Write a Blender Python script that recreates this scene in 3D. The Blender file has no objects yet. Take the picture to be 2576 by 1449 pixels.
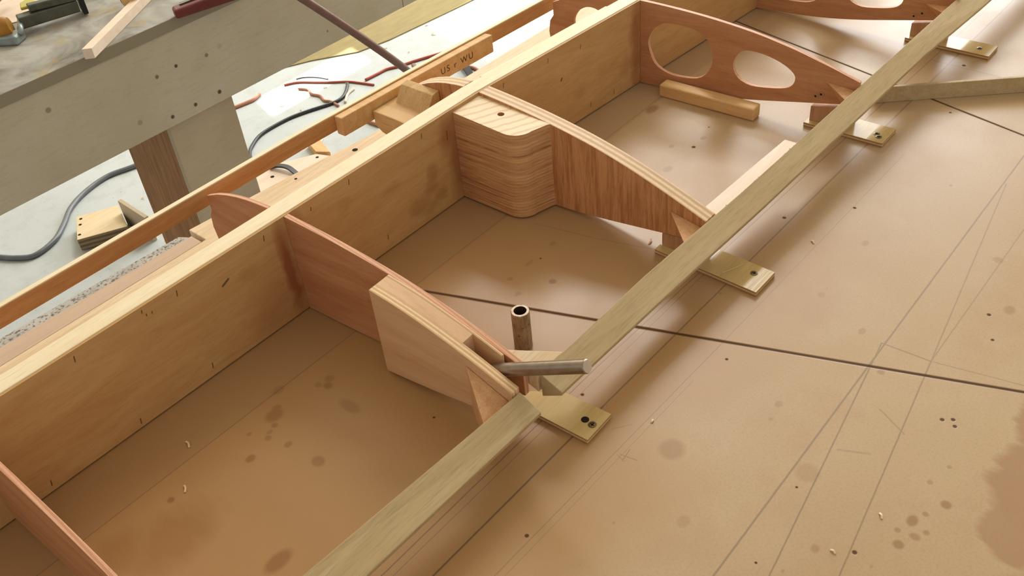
import bpy, bmesh, math, random
from mathutils import Vector, Matrix, geometry
random.seed(7)
SC = bpy.context.scene
COL = SC.collection

def lin(r, g, b):
    f = lambda c: (c/255/12.92) if c/255 <= .04045 else ((c/255+.055)/1.055)**2.4
    return (f(r), f(g), f(b), 1)

# ------------------------------------------------------------------ camera, world, sun, exposure
cam = bpy.data.cameras.new('camera'); camo = bpy.data.objects.new('camera', cam); COL.objects.link(camo)
cam.sensor_width = 36; cam.lens = 36*2420/2576; cam.clip_start = .02; cam.clip_end = 60
R = Matrix(((.6399, .5323, -.5542), (-.7638, .3609, -.5351), (-.0848, .7657, .6376)))
camo.matrix_world = Matrix.Translation((0, 0, .70)) @ R.to_4x4()
SC.camera = camo
SC.view_settings.view_transform = 'Standard'; SC.view_settings.look = 'None'
SC.view_settings.gamma = 1; SC.view_settings.use_curve_mapping = False
SC.view_settings.exposure = 0.1

w = bpy.data.worlds.new('world'); SC.world = w; w.use_nodes = True
bg = w.node_tree.nodes['Background']; bg.inputs[0].default_value = (1.0, .965, .915, 1); bg.inputs[1].default_value = .62

sun = bpy.data.lights.new('sun', 'SUN'); sun.energy = 12; sun.angle = .006; sun.color = (1, .95, .86)
suno = bpy.data.objects.new('sun', sun); COL.objects.link(suno)
sd = Vector((math.cos(math.radians(75)), math.sin(math.radians(75)), 1.0)).normalized()
suno.rotation_euler = sd.to_track_quat('Z', 'Y').to_euler()

def area(name, loc, target, sx, sy, power, color):
    l = bpy.data.lights.new(name, 'AREA'); l.shape = 'RECTANGLE'; l.size = sx; l.size_y = sy; l.energy = power; l.color = color
    o = bpy.data.objects.new(name, l); COL.objects.link(o); o.location = loc
    o.rotation_euler = (Vector(loc)-Vector(target)).to_track_quat('Z', 'Y').to_euler()
    return o
area('daylight_far_door', (5.93, 2.6, 1.45), (0, 2.6, 1.45), 2.9, 3.4, 250, (.95, .98, 1.0))
area('daylight_window_near', (2.45, 4.95, 1.77), (2.45, 0, 1.2), .48, .28, 4, (.95, .97, 1.0))
area('daylight_window_wide', (3.275, 4.95, 2.05), (3.275, 0, 1.4), .62, .46, 8, (.95, .97, 1.0))
area('added_overhead_light', (4.2, 3.1, 3.35), (4.2, 3.1, 0), 1.6, 1.9, 125, (.98, .98, .97))  # added soft lamp under the closed ceiling, which has no opening

# ------------------------------------------------------------------ helpers
def link(name, me, mat, parent=None):
    o = bpy.data.objects.new(name, me); COL.objects.link(o)
    if mat: me.materials.append(mat)
    if parent is not None:
        o.parent = parent
        off = world_loc(parent)
        for v in me.vertices: v.co -= off
    return o
def world_loc(o):
    v = Vector((0, 0, 0))
    while o is not None: v += o.location; o = o.parent
    return v
def finish(name, bm, mat, parent=None, bevel=0, smooth=False):
    bmesh.ops.remove_doubles(bm, verts=bm.verts, dist=1e-6)
    bmesh.ops.recalc_face_normals(bm, faces=bm.faces)
    me = bpy.data.meshes.new(name); bm.to_mesh(me); bm.free()
    if smooth:
        for p in me.polygons: p.use_smooth = True
    o = link(name, me, mat, parent)
    if bevel:
        m = o.modifiers.new('bevel', 'BEVEL'); m.width = bevel; m.segments = 2; m.limit_method = 'ANGLE'; m.angle_limit = math.radians(40)
    return o
def add_prism(bm, pts, vec, holes=(), closed=True):
    vec = Vector(vec)
    loops = [[Vector(p) for p in pts]]+[[Vector(p) for p in h] for h in holes]
    flat = [p for l in loops for p in l]
    a = [bm.verts.new(p) for p in flat]; b = [bm.verts.new(p+vec) for p in flat]
    if holes:
        for t in geometry.tessellate_polygon(loops):
            bm.faces.new([a[i] for i in t]); bm.faces.new([b[i] for i in reversed(t)])
    else:
        bm.faces.new(a); bm.faces.new(list(reversed(b)))
    k = 0
    for l in loops:
        n = len(l)
        for i in range(n):
            j = (i+1) % n
            bm.faces.new((a[k+i], a[k+j], b[k+j], b[k+i]))
        k += n
def prism(name, pts, vec, mat, parent=None, holes=(), bevel=0):
    bm = bmesh.new(); add_prism(bm, pts, vec, holes)
    return finish(name, bm, mat, parent, bevel)
def add_box(bm, x0, x1, y0, y1, z0, z1):
    add_prism(bm, [(x0, y0, z0), (x1, y0, z0), (x1, y1, z0), (x0, y1, z0)], (0, 0, z1-z0))
def box(name, x0, x1, y0, y1, z0, z1, mat, parent=None, bevel=0):
    bm = bmesh.new(); add_box(bm, x0, x1, y0, y1, z0, z1)
    return finish(name, bm, mat, parent, bevel)
def loft(name, sections, mat, parent=None, bevel=0):
    """closed sections (lists of points of equal count) joined in a row, capped"""
    bm = bmesh.new(); rows = [[bm.verts.new(p) for p in s] for s in sections]; n = len(rows[0])
    for r0, r1 in zip(rows, rows[1:]):
        for i in range(n):
            j = (i+1) % n; bm.faces.new((r0[i], r0[j], r1[j], r1[i]))
    bm.faces.new(rows[0]); bm.faces.new(list(reversed(rows[-1])))
    return finish(name, bm, mat, parent, bevel)
def smooth_path(pts, sub=6):
    P = [Vector(p) for p in pts]
    if len(P) < 3: return P
    out = []
    for i in range(len(P)-1):
        p0 = P[max(i-1, 0)]; p1 = P[i]; p2 = P[i+1]; p3 = P[min(i+2, len(P)-1)]
        for k in range(sub):
            t = k/sub
            out.append(.5*((2*p1)+(p2-p0)*t+(2*p0-5*p1+4*p2-p3)*t*t+(3*p1-p0-3*p2+p3)*t**3))
    return out+[P[-1]]
def sweep(name, pts, r, mat, parent=None, seg=10, flat=None, sub=6):
    """round (or flat: half-width, half-thickness) section swept along a path"""
    P = smooth_path(pts, sub); bm = bmesh.new(); rows = []
    up = Vector((0, 0, 1))
    for i, p in enumerate(P):
        t = (P[min(i+1, len(P)-1)]-P[max(i-1, 0)]).normalized()
        s = t.cross(up)
        s = s.normalized() if s.length > 1e-4 else Vector((1, 0, 0))
        n = s.cross(t).normalized()
        if flat: ring = [p+s*a*flat[0]+n*b*flat[1] for a, b in ((1, 1), (-1, 1), (-1, -1), (1, -1))]
        else: ring = [p+s*r*math.cos(2*math.pi*k/seg)+n*r*math.sin(2*math.pi*k/seg) for k in range(seg)]
        rows.append([bm.verts.new(q) for q in ring])
    m = len(rows[0])
    for r0, r1 in zip(rows, rows[1:]):
        for i in range(m):
            j = (i+1) % m; bm.faces.new((r0[i], r0[j], r1[j], r1[i]))
    bm.faces.new(rows[0]); bm.faces.new(list(reversed(rows[-1])))
    return finish(name, bm, mat, parent, smooth=not flat)
def lathe(name, prof, base, axis, mat, parent=None, seg=32, smooth=True):
    """closed profile of (radius, height) about an axis through base"""
    ax = Vector(axis).normalized(); q = ax.to_track_quat('Z', 'X'); base = Vector(base); bm = bmesh.new(); rows = []
    for k in range(seg):
        a = 2*math.pi*k/seg
        rows.append([bm.verts.new(base+q @ Vector((r*math.cos(a), r*math.sin(a), h))) for r, h in prof])
    for k in range(seg):
        r0, r1 = rows[k], rows[(k+1) % seg]
        for i in range(len(prof)-1):
            bm.faces.new((r0[i], r1[i], r1[i+1], r0[i+1]))
    o = finish(name, bm, mat, parent)
    if smooth:
        for p in o.data.polygons: p.use_smooth = True
        m = o.modifiers.new('edge_split', 'EDGE_SPLIT'); m.split_angle = math.radians(35)
    return o
def thing(name, label, cat, loc, group=None):
    o = bpy.data.objects.new(name, None); COL.objects.link(o); o.location = loc
    o.empty_display_size = .05
    return tag(o, label, cat, group)
def tag(o, label, cat, group=None):
    o['label'] = label; o['category'] = cat
    if group: o['group'] = group
    return o
def struct(o): o['kind'] = 'structure'; return o
def interp(x, X, Y):
    if x <= X[0]: return Y[0]
    for i in range(len(X)-1):
        if x <= X[i+1]: return Y[i]+(Y[i+1]-Y[i])*(x-X[i])/(X[i+1]-X[i])
    return Y[-1]

# ------------------------------------------------------------------ materials
class NT:
    def __init__(s, name, rough=.6, spec=.3, metal=0):
        s.m = bpy.data.materials.new(name); s.m.use_nodes = True; s.t = s.m.node_tree; s.b = s.t.nodes['Principled BSDF']
        s.b.inputs['Roughness'].default_value = rough; s.b.inputs['Specular IOR Level'].default_value = spec; s.b.inputs['Metallic'].default_value = metal
        s.co = s.n('ShaderNodeTexCoord').outputs['Object']
    def n(s, kind, **kw):
        x = s.t.nodes.new(kind)
        for k, v in kw.items(): setattr(x, k, v)
        return x
    def put(s, sock, v):
        if isinstance(v, bpy.types.NodeSocket): s.t.links.new(v, sock)
        else: sock.default_value = v
    def math(s, op, a, b=0, clamp=False):
        x = s.n('ShaderNodeMath', operation=op, use_clamp=clamp); s.put(x.inputs[0], a); s.put(x.inputs[1], b); return x.outputs[0]
    def vec(s, op, a, b=(0, 0, 0)):
        x = s.n('ShaderNodeVectorMath', operation=op); s.put(x.inputs[0], a); s.put(x.inputs[1], b)
        return x.outputs['Value'] if op in ('DOT_PRODUCT', 'LENGTH', 'DISTANCE') else x.outputs['Vector']
    def scale(s, a, k):
        x = s.n('ShaderNodeVectorMath', operation='SCALE'); s.put(x.inputs[0], a); s.put(x.inputs['Scale'], k); return x.outputs['Vector']
    def noise(s, v, scale, detail=3, rough=.55, dist=0):
        x = s.n('ShaderNodeTexNoise'); s.put(x.inputs['Vector'], v); x.inputs['Scale'].default_value = scale
        x.inputs['Detail'].default_value = detail; x.inputs['Roughness'].default_value = rough; x.inputs['Distortion'].default_value = dist
        return x.outputs['Fac']
    def rng(s, v, a, b, c=0, d=1, smooth=False):
        x = s.n('ShaderNodeMapRange'); x.clamp = True
        if smooth: x.interpolation_type = 'SMOOTHSTEP'
        s.put(x.inputs[0], v)
        for i, q in enumerate((a, b, c, d)): x.inputs[i+1].default_value = q
        return x.outputs[0]
    def mix(s, f, a, b, mode='MIX'):
        x = s.n('ShaderNodeMix', data_type='RGBA', blend_type=mode)
        s.put(x.inputs[0], f); s.put(x.inputs[6], a); s.put(x.inputs[7], b); return x.outputs[2]
    def col(s, v): s.put(s.b.inputs['Base Color'], v)
    def bump(s, h, strength=.2, dist=.001):
        x = s.n('ShaderNodeBump'); x.inputs['Strength'].default_value = strength; x.inputs['Distance'].default_value = dist
        s.put(x.inputs['Height'], h); s.put(s.b.inputs['Normal'], x.outputs[0])
    def sep(s, v):
        x = s.n('ShaderNodeSeparateXYZ'); s.put(x.inputs[0], v); return x.outputs
    def comb(s, x, y, z=0):
        c = s.n('ShaderNodeCombineXYZ')
        for i, q in enumerate((x, y, z)): s.put(c.inputs[i], q)
        return c.outputs[0]
    def seg(s, p, a, b, wd, k):
        """mask of a drawn line from a to b in the plane of p"""
        a = Vector((a[0], a[1], 0)); b = Vector((b[0], b[1], 0)); L = (b-a).length; u = (b-a)/L
        d = s.vec('SUBTRACT', p, tuple(a)); t = s.vec('DOT_PRODUCT', d, tuple(u))
        x = s.n('ShaderNodeClamp'); s.put(x.inputs[0], t); x.inputs[1].default_value = 0; x.inputs[2].default_value = L
        q = s.n('ShaderNodeVectorMath', operation='SCALE'); q.inputs[0].default_value = tuple(u); s.put(q.inputs['Scale'], x.outputs[0])
        e = s.vec('LENGTH', s.vec('SUBTRACT', d, q.outputs['Vector']))
        return s.rng(e, wd*.35, wd, k, 0)
    def spot(s, p, c, rx, ry, k, soft=.35):
        d = s.vec('MULTIPLY', s.vec('SUBTRACT', p, (c[0], c[1], 0)), (1/rx, 1/ry, 0))
        return s.rng(s.vec('LENGTH', d), 1-soft, 1+soft*.3, k, 0)
    def union(s, ms):
        r = ms[0]
        for m in ms[1:]: r = s.math('MAXIMUM', r, m)
        return r

STRETCH = {'x': (1, 14, 14), 'y': (14, 1, 14), 'z': (14, 14, 1)}
def grain(nt, axis, sc=9, st=None, dist=.6):
    v = nt.vec('MULTIPLY', nt.co, st or STRETCH[axis])
    return nt.noise(v, sc, 4, .6, dist), nt.noise(v, sc*7, 2, .6)
def wood(name, light, dark, axis='x', sc=6, rough=.55, fine=.35, spec=.3, blotch=.25, bump=.12, lo=.32, hi=.7):
    nt = NT(name, rough, spec)
    g, f = grain(nt, axis, sc)
    c = nt.mix(nt.rng(g, lo, hi), lin(*light), lin(*dark))
    c = nt.mix(nt.math('MULTIPLY', nt.rng(f, .5, .72), fine), c, lin(*[int(x*.72) for x in dark]))
    b = nt.noise(nt.co, 16, 3)
    c = nt.mix(nt.math('MULTIPLY', nt.rng(b, .5, .75), blotch), c, lin(*dark))
    nt.col(c); nt.bump(f, bump, .0006)
    return nt.m
def plywood(name, light, dark, axis, naxis, thick, off, plies=5, e1=(226, 192, 152), e2=(188, 146, 104), sc=6, rough=.55, contrast=(.32, .7), fine=.4, slant=0):
    """face grain on the broad faces, layered plies on the edges (slant: lean of the sheet, dx per dy)"""
    nt = NT(name, rough, .3)
    g, f = grain(nt, axis, sc)
    c = nt.mix(nt.rng(g, *contrast), lin(*light), lin(*dark))
    c = nt.mix(nt.math('MULTIPLY', nt.rng(f, .5, .72), fine), c, lin(*[int(x*.72) for x in dark]))
    geo = nt.n('ShaderNodeNewGeometry'); nn = nt.sep(geo.outputs['True Normal']); i = 'xyz'.index(naxis)
    face = nt.rng(nt.math('ABSOLUTE', nn[i]), .6, .7)
    xyz = nt.sep(nt.co)
    h = xyz[i]
    if slant: h = nt.math('SUBTRACT', h, nt.math('MULTIPLY', xyz[1], slant))
    h = nt.math('ADD', nt.math('DIVIDE', nt.math('SUBTRACT', h, off), thick), nt.math('MULTIPLY', nt.math('SUBTRACT', nt.noise(nt.co, 60, 2), .5), .05))
    wv = nt.math('SINE', nt.math('MULTIPLY', h, math.pi*plies))
    e = nt.mix(nt.rng(wv, -.35, .35), lin(*e1), lin(*e2))
    e = nt.mix(nt.math('MULTIPLY', nt.rng(nt.noise(nt.co, 220, 2), .5, .7), .35), e, lin(*e2))
    nt.col(nt.mix(face, e, c)); nt.bump(f, .15, .0006)
    return nt.m

M = {}
M['cap'] = wood('spruce', (250, 236, 204), (244, 225, 186), 'x', 5, .5, .25)
M['pale'] = wood('pale_pine', (238, 216, 182), (222, 192, 150), 'x', 6, .5, .3)
M['pine_y'] = wood('pine', (232, 194, 140), (214, 168, 108), 'y', 5, .5, .25)
M['poplar'] = wood('poplar', (195, 172, 130), (178, 153, 110), 'x', 5, .5, .3, blotch=.3)
M['fir_x'] = wood('orange_fir', (214, 164, 112), (196, 140, 86), 'x', 7, .5, .3)
M['post'] = wood('post_fir', (200, 156, 116), (174, 124, 86), 'z', 9, .6, .4)
M['gusset'] = wood('gusset_fir', (224, 178, 132), (206, 152, 106), 'z', 8, .55, .4)
M['mahogany'] = plywood('mahogany_plywood', (200, 147, 104), (182, 123, 82), 'y', 'x', .006, 0, 3, (228, 176, 142), (206, 150, 116), 5, .5, fine=.25)
M['mahogany_red'] = M['mahogany']
M['fir_ply'] = plywood('fir_plywood', (208, 152, 102), (176, 116, 72), 'z', 'x', .0195, 0, 5, (238, 208, 172), (206, 170, 130), 13, .55, (.4, .64), .35)
M['birch_ply'] = plywood('birch_plywood', (222, 184, 142), (206, 164, 120), 'y', 'x', .0105, -.3285, 5, (238, 206, 160), (206, 168, 122), 4, .5, fine=.2, slant=-.0347)
M['core'] = wood('core_birch', (226, 188, 146), (214, 172, 130), 'y', 4, .5, .15)
M['plate'] = plywood('plate_plywood', (214, 188, 132), (200, 172, 114), 'x', 'z', .006, 0, 3, (216, 184, 138), (170, 130, 88), 3, .14, fine=.15)
M['end_grain'] = wood('end_grain', (206, 160, 118), (174, 122, 84), 'z', 20, .6, .5)
M['nose'] = plywood('block_pine', (226, 188, 134), (208, 164, 108), 'y', 'x', .018, 0, 1, (228, 190, 136), (214, 172, 118), 5, .55)
M['nose_top'] = wood('sloped_block_pine', (226, 190, 136), (208, 168, 112), 'z', 6, .55, .4)
M['scrap'] = plywood('scrap_plywood', (236, 216, 178), (226, 202, 160), 'x', 'z', .04, -.8, 6, (150, 130, 98), (110, 92, 66), 3, .5, fine=.15)
M['white_wood'] = wood('whitish_board', (240, 222, 200), (228, 204, 178), 'x', 3, .5, .15)

def flat(name, c, rough=.5, spec=.3, metal=0, var=.15, sc=40):
    nt = NT(name, rough, spec, metal)
    nt.col(nt.mix(nt.math('MULTIPLY', nt.rng(nt.noise(nt.co, sc, 3), .4, .7), var*2), lin(*c), lin(*[int(x*.75) for x in c])))
    return nt.m
M['dark'] = flat('dark_hole', (38, 26, 18), .9)
M['pencil'] = flat('pencil_mark', (96, 78, 58), .8)
M['grey_cable'] = flat('grey_cable_sheath', (104, 108, 112), .35, .5)
M['black_cable'] = flat('black_cable_sheath', (44, 46, 48), .4, .5)
M['red_cable'] = flat('red_cable_sheath', (176, 84, 66), .45, .4)
M['rust_cable'] = flat('faded_cable_sheath', (186, 128, 100), .5, .4)
M['black'] = flat('black_rubber', (40, 40, 40), .6)
M['strap'] = flat('brown_hose_rubber', (132, 100, 88), .45)
M['clamp'] = flat('grey_green_iron', (92, 96, 84), .4, .5, .5, .3, 60)
M['clamp_light'] = flat('worn_blue_iron', (150, 162, 162), .35, .5, .5, .3, 60)
M['yellow_paint'] = flat('worn_yellow_paint', (196, 184, 92), .5)
M['amber'] = flat('amber_wood', (176, 122, 40), .4, .4, 0, .3)
M['red_wood'] = flat('dark_red_paint', (112, 48, 42), .45, .4)
M['brown_stick'] = flat('brown_wood', (140, 82, 62), .6)
M['wall'] = flat('wall_paint', (226, 214, 194), .9, .1, 0, .05, 2)
M['ceiling'] = flat('ceiling_board', (228, 216, 196), .9, .1, 0, .05, 2)
M['frame'] = flat('window_paint', (225, 220, 210), .6)
M['screw'] = flat('zinc_screw', (120, 104, 74), .35, .5, .8, .4, 900)
M['glue'] = flat('dried_glue', (232, 214, 196), .25, .6)

def steel():
    nt = NT('rusty_steel', .45, .5, .45)
    st = nt.noise(nt.vec('MULTIPLY', nt.co, (3, 3, .6)), 90, 4)
    c = nt.mix(nt.rng(st, .45, .7), lin(176, 160, 138), lin(136, 116, 92))
    z = nt.sep(nt.co)[2]
    specks = nt.rng(nt.noise(nt.co, 260, 2), .64, .70)
    c = nt.mix(nt.math('MULTIPLY', specks, .8), c, lin(84, 44, 28))
    nt.col(c); nt.bump(st, .2, .0005)
    return nt.m
M['steel'] = steel()
def bright():
    nt = NT('bright_steel', .32, .5, .9)
    nt.col(nt.mix(nt.rng(nt.noise(nt.co, 130, 3), .4, .7), lin(160, 148, 134), lin(148, 135, 120)))
    return nt.m
M['rod'] = bright()
M['tube_shade'] = flat('tube_inner_shade', (58, 42, 30), .9, .1)  # shade inside the standing tube, put into the colour of its inner wall
M['cut_steel'] = flat('cut_steel', (206, 190, 168), .5, .5, .3)

def table_mat():
    nt = NT('mdf_table_top', .33, .34)
    x, y, z = nt.sep(nt.co); p = nt.comb(x, y)
    n1 = nt.noise(nt.co, 2.2, 3); n2 = nt.noise(nt.co, 11, 4); n3 = nt.noise(nt.co, 420, 2)
    c = nt.mix(nt.rng(n1, .35, .65), lin(180, 151, 114), lin(192, 167, 132))
    c = nt.mix(nt.math('MULTIPLY', nt.rng(n2, .5, .72), .35), c, lin(172, 134, 94))
    c = nt.mix(nt.math('MULTIPLY', nt.rng(n3, .45, .7), .18), c, lin(156, 118, 80))
    # browner, more saturated tint around the frame, strongest near the end block
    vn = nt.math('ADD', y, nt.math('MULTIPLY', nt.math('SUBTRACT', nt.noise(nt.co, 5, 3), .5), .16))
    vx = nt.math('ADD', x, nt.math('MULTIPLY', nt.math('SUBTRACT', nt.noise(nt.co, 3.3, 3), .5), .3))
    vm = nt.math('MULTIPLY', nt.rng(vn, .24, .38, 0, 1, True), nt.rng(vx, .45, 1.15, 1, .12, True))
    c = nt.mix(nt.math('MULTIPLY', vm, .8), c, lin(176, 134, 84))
    # sealed strip along the spar: greyer, beyond a faint drawn edge
    strip = nt.math('MULTIPLY', nt.rng(y, .6815, .6825), nt.rng(y, .75, .76, 1, 0))
    c = nt.mix(nt.math('MULTIPLY', strip, .35), c, lin(160, 130, 98))
    # glue brushed at the right edge
    wv = nt.n('ShaderNodeTexNoise'); nt.put(wv.inputs['Vector'], nt.vec('MULTIPLY', nt.co, (1, .25, 1))); wv.inputs['Scale'].default_value = 90; wv.inputs['Detail'].default_value = 4
    pw = nt.vec('ADD', p, nt.scale(nt.vec('SUBTRACT', wv.outputs['Color'], (.5, .5, .5)), .022))
    br = nt.union([nt.spot(pw, (.665, .02), .07, .056, 1, .12), nt.spot(pw, (.60, .03), .035, .034, .95, .15), nt.spot(pw, (.548, -.02), .05, .045, .8, .3), nt.spot(pw, (.74, .03), .06, .048, 1, .12)])
    c = nt.mix(nt.math('MULTIPLY', br, .62), c, lin(156, 114, 80))
    # browned patch near the first bay
    pb = nt.vec('ADD', p, nt.scale(nt.vec('SUBTRACT', wv.outputs['Color'], (.5, .5, .5)), .03))
    bb = nt.union([nt.spot(pb, (.165, .615), .05, .034, 1, .5), nt.spot(pb, (.125, .64), .03, .03, .9, .5)])
    c = nt.mix(nt.math('MULTIPLY', bb, .55), c, lin(150, 104, 52))
    # drip stains
    st = [(.2076, .5186, .016, .009, .8), (.3717, .6045, .007, .016, .5), (.3783, .6456, .005, .006, .7), (.386, .652, .006, .006, .5), (.373, .655, .004, .005, .5), (.2666, .6332, .006, .005, .8),
          (.3006, .6168, .005, .004, .7), (.3174, .6591, .011, .009, .7), (.325, .665, .006, .005, .6), (.309, .648, .004, .004, .6), (.294, .64, .004, .004, .6), (.3041, .5762, .007, .008, .7), (.1894, .655, .004, .004, .8), (.286, .66, .003, .003, .6),
          (.30, .645, .004, .003, .5), (.343, .684, .008, .006, .4), (.6438, .5563, .005, .005, .9), (.62, .60, .004, .004, .5), (.605, .575, .004, .004, .5), (.655, .60, .008, .003, .4), (.70, .60, .006, .004, .35), (1.0289, .6771, .014, .008, .7), (.9103, .5737, .009, .006, .6), (.96, .60, .005, .004, .5), (1.0, .575, .006, .004, .5),
          (.5128, .3121, .014, .013, .5), (.5642, .106, .007, .005, .8), (.5349, .1056, .005, .005, .8), (.5965, .09, .005, .005, .8), (.55, .098, .004, .005, .6), (.548, .112, .003, .003, .6), (.577, .1, .003, .003, .6), (.5594, .0922, .003, .003, .6), (.4911, .1581, .005, .004, .5), (.612, .11, .003, .003, .5), (.56, .2, .012, .012, .3), (.62, .26, .005, .004, .4),
          (.8743, .1319, .008, .006, .5), (.95, .17, .006, .006, .4), (.90, .3, .006, .004, .35), (.76, .24, .006, .004, .4), (1.38, .35, .018, .012, .35), (.79, .30, .005, .004, .3), (.715, .2, .004, .004, .5), (.45, .26, .008, .006, .3), (.40, .20, .006, .006, .3)]
    for a in range(16):   # fine sprinkle of small drips
        st.append((random.uniform(.1, 1.2), random.uniform(.08, .67), random.uniform(.0012, .003), random.uniform(.0012, .003), random.uniform(.25, .6)))
    c = nt.mix(nt.math('MULTIPLY', nt.union([nt.spot(p, s[:2], s[2], s[3], s[4]) for s in st]), .7), c, lin(132, 84, 42))
    # pencil lines
    L = [((.24, .4345), (.56, .433), .0008, .75), ((.56, .433), (1.0686, .4184), .0008, .6), ((1.0686, .4184), (1.75, .397), .001, .5), ((.24, .4265), (.75, .422), .0006, .5),
         ((.22, .3995), (.52, .396), .0013, .85), ((.52, .396), (.92, .3903), .0011, .7), ((.92, .3903), (1.75, .377), .0016, .5), ((.28, .3575), (.66, .3477), .0007, .4), ((.66, .3477), (1.1, .339), .0007, .3), ((.30, .35), (.6, .343), .0006, .3),
         ((.38, .2112), (1.2, .2163), .0013, .55), ((.42, .172), (.7546, .2166), .0010, .55), ((.45, .127), (.757, .1671), .0010, .5), ((.757, .1671), (1.1, .2125), .001, .4), ((.757, .1671), (1.15, .165), .001, .35), ((.7546, .2166), (.7568, .1671), .0012, .5), ((.7568, .1671), (.775, .08), .001, .35),
         ((.05, .6825), (1.08, .6865), .0007, .55), ((1.3623, .4103), (1.355, .18), .0010, .4), ((.4796, .3474), (.4828, .3309), .0006, .6), ((.4741, .3413), (.4901, .3435), .0006, .6), ((.4775, .349), (.475, .339), .0006, .5),
         ((.5, .372), (.516, .36), .0006, .45), ((.72, .645), (.7371, .5627), .0007, .4), ((.7371, .5627), (.766, .465), .0007, .4), ((.6, .19), (.612, .165), .0016, .25), ((.668, .18), (.652, .15), .0014, .3)]
    pj = nt.vec('ADD', p, nt.scale(nt.vec('SUBTRACT', wv.outputs['Color'], (.5, .5, .5)), .0006))
    lm = nt.union([nt.seg(pj, *l) for l in L])
    c = nt.mix(nt.math('MULTIPLY', lm, .8), c, lin(78, 62, 58))
    # joints between the boards and small drilled holes
    S = [((.50, .795), (.85, -.146), .0028, 1), ((1.36, .81), (1.10, -.27), .0026, 1)]
    H = [(.3574, .3604, .0022), (.411, .5233, .0016), (.6884, .1293, .0024), (.6941, .1213, .0024), (.6869, .117, .0022), (.5067, .1306, .0024), (.6453, .3316, .0018), (.8555, .1461, .0024), (.8947, .399, .0026), (.9578, .3397, .0022), (.5206, .4219, .002), (.5397, .1997, .0014), (.6695, .5944, .0014), (1.3681, .3634, .003), (1.23, .33, .002), (.9736, .5738, .003), (.45, .19, .0014), (.82, .13, .002)]
    dm = nt.union([nt.seg(p, *s) for s in S]+[nt.spot(p, h[:2], h[2], h[2], .95) for h in H])
    c = nt.mix(dm, c, lin(84, 56, 28))
    nt.col(c)
    nt.put(nt.b.inputs['Roughness'], nt.math('ADD', nt.rng(n2, .3, .7, .28, .38), nt.math('MULTIPLY', dm, .5)))
    nt.bump(nt.math('SUBTRACT', nt.math('MULTIPLY', n3, .06), dm), .35, .001)
    return nt.m
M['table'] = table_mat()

def web_mat(name, marks, reds, blots):
    """pale spar plywood with staple marks, red glue stains by the ribs and finger blotches (x, z)"""
    nt = NT(name, .5, .3)
    g, f = grain(nt, 'x', 5, (1.4, 6, 9), 1.2)
    c = nt.mix(nt.rng(g, .35, .7), lin(203, 163, 108), lin(191, 147, 92))
    c = nt.mix(nt.math('MULTIPLY', nt.rng(f, .5, .72), .2), c, lin(150, 104, 62))
    x, y, z = nt.sep(nt.co); p = nt.comb(x, z)
    wv = nt.n('ShaderNodeTexNoise'); nt.put(wv.inputs['Vector'], nt.co); wv.inputs['Scale'].default_value = 40; wv.inputs['Detail'].default_value = 4
    pw = nt.vec('ADD', p, nt.scale(nt.vec('SUBTRACT', wv.outputs['Color'], (.5, .5, .5)), .02))
    rm = nt.union([nt.spot(pw, r[:2], r[2], r[3], r[4], .6) for r in reds])
    c = nt.mix(rm, c, lin(142, 72, 42))
    bm_ = nt.union([nt.spot(pw, b[:2], b[2], b[3], b[4], .5) for b in blots])
    c = nt.mix(nt.math('MULTIPLY', bm_, .5), c, lin(140, 92, 50))
    mm = nt.union([nt.seg(p, *m) for m in marks])
    c = nt.mix(mm, c, lin(74, 44, 20))
    nt.col(c)
    return nt.m
O = (.76, .757)   # the frame's root: part coordinates are relative to it
def mk(x, z, l=.006, a=80, wd=.0009, k=.85):
    x -= O[0]; a = math.radians(a); return ((x-l/2*math.cos(a), z-l/2*math.sin(a)), (x+l/2*math.cos(a), z+l/2*math.sin(a)), wd, k)
marks = [mk(.198, .120), mk(.311, .120), mk(.363, .098, .009, 25, .002, .8), mk(.318, .015), mk(.227, .010), mk(.128, .012), mk(.272, .124, .003), mk(.542, .121), mk(.659, .120), mk(.275, .118, .002), mk(.281, .117, .002),
         mk(.89, .1185), mk(.806, .120), mk(.972, .016), mk(.914, .0806, .003, 60, .002), mk(1.024, .013), mk(.42, .119), mk(.58, .02), mk(.70, .10, .012, 85), mk(.955, .112), mk(.485, .118, .004)]
reds = [(.44-O[0], .06, .012, .075, .8), (.462-O[0], .07, .010, .07, .5), (.712-O[0], .06, .016, .075, .55), (.70-O[0], .10, .016, .03, .5), (1.075-O[0], .07, .014, .075, .6), (.41-O[0], .03, .04, .05, .25), (.66-O[0], .045, .015, .012, .3)]
blots = [(.668-O[0], .065, .012, .016, .8), (.60-O[0], .08, .015, .008, .4), (.64-O[0], .03, .02, .012, .7), (.675-O[0], .028, .014, .012, .7), (.655-O[0], .018, .02, .008, .6), (.39-O[0], .09, .014, .008, .4), (1.05-O[0], .045, .016, .02, .5), (.95-O[0], .045, .016, .01, .4), (.53-O[0], .1, .01, .01, .3)]
M['web'] = web_mat('spar_plywood', marks, reds, blots)

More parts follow.
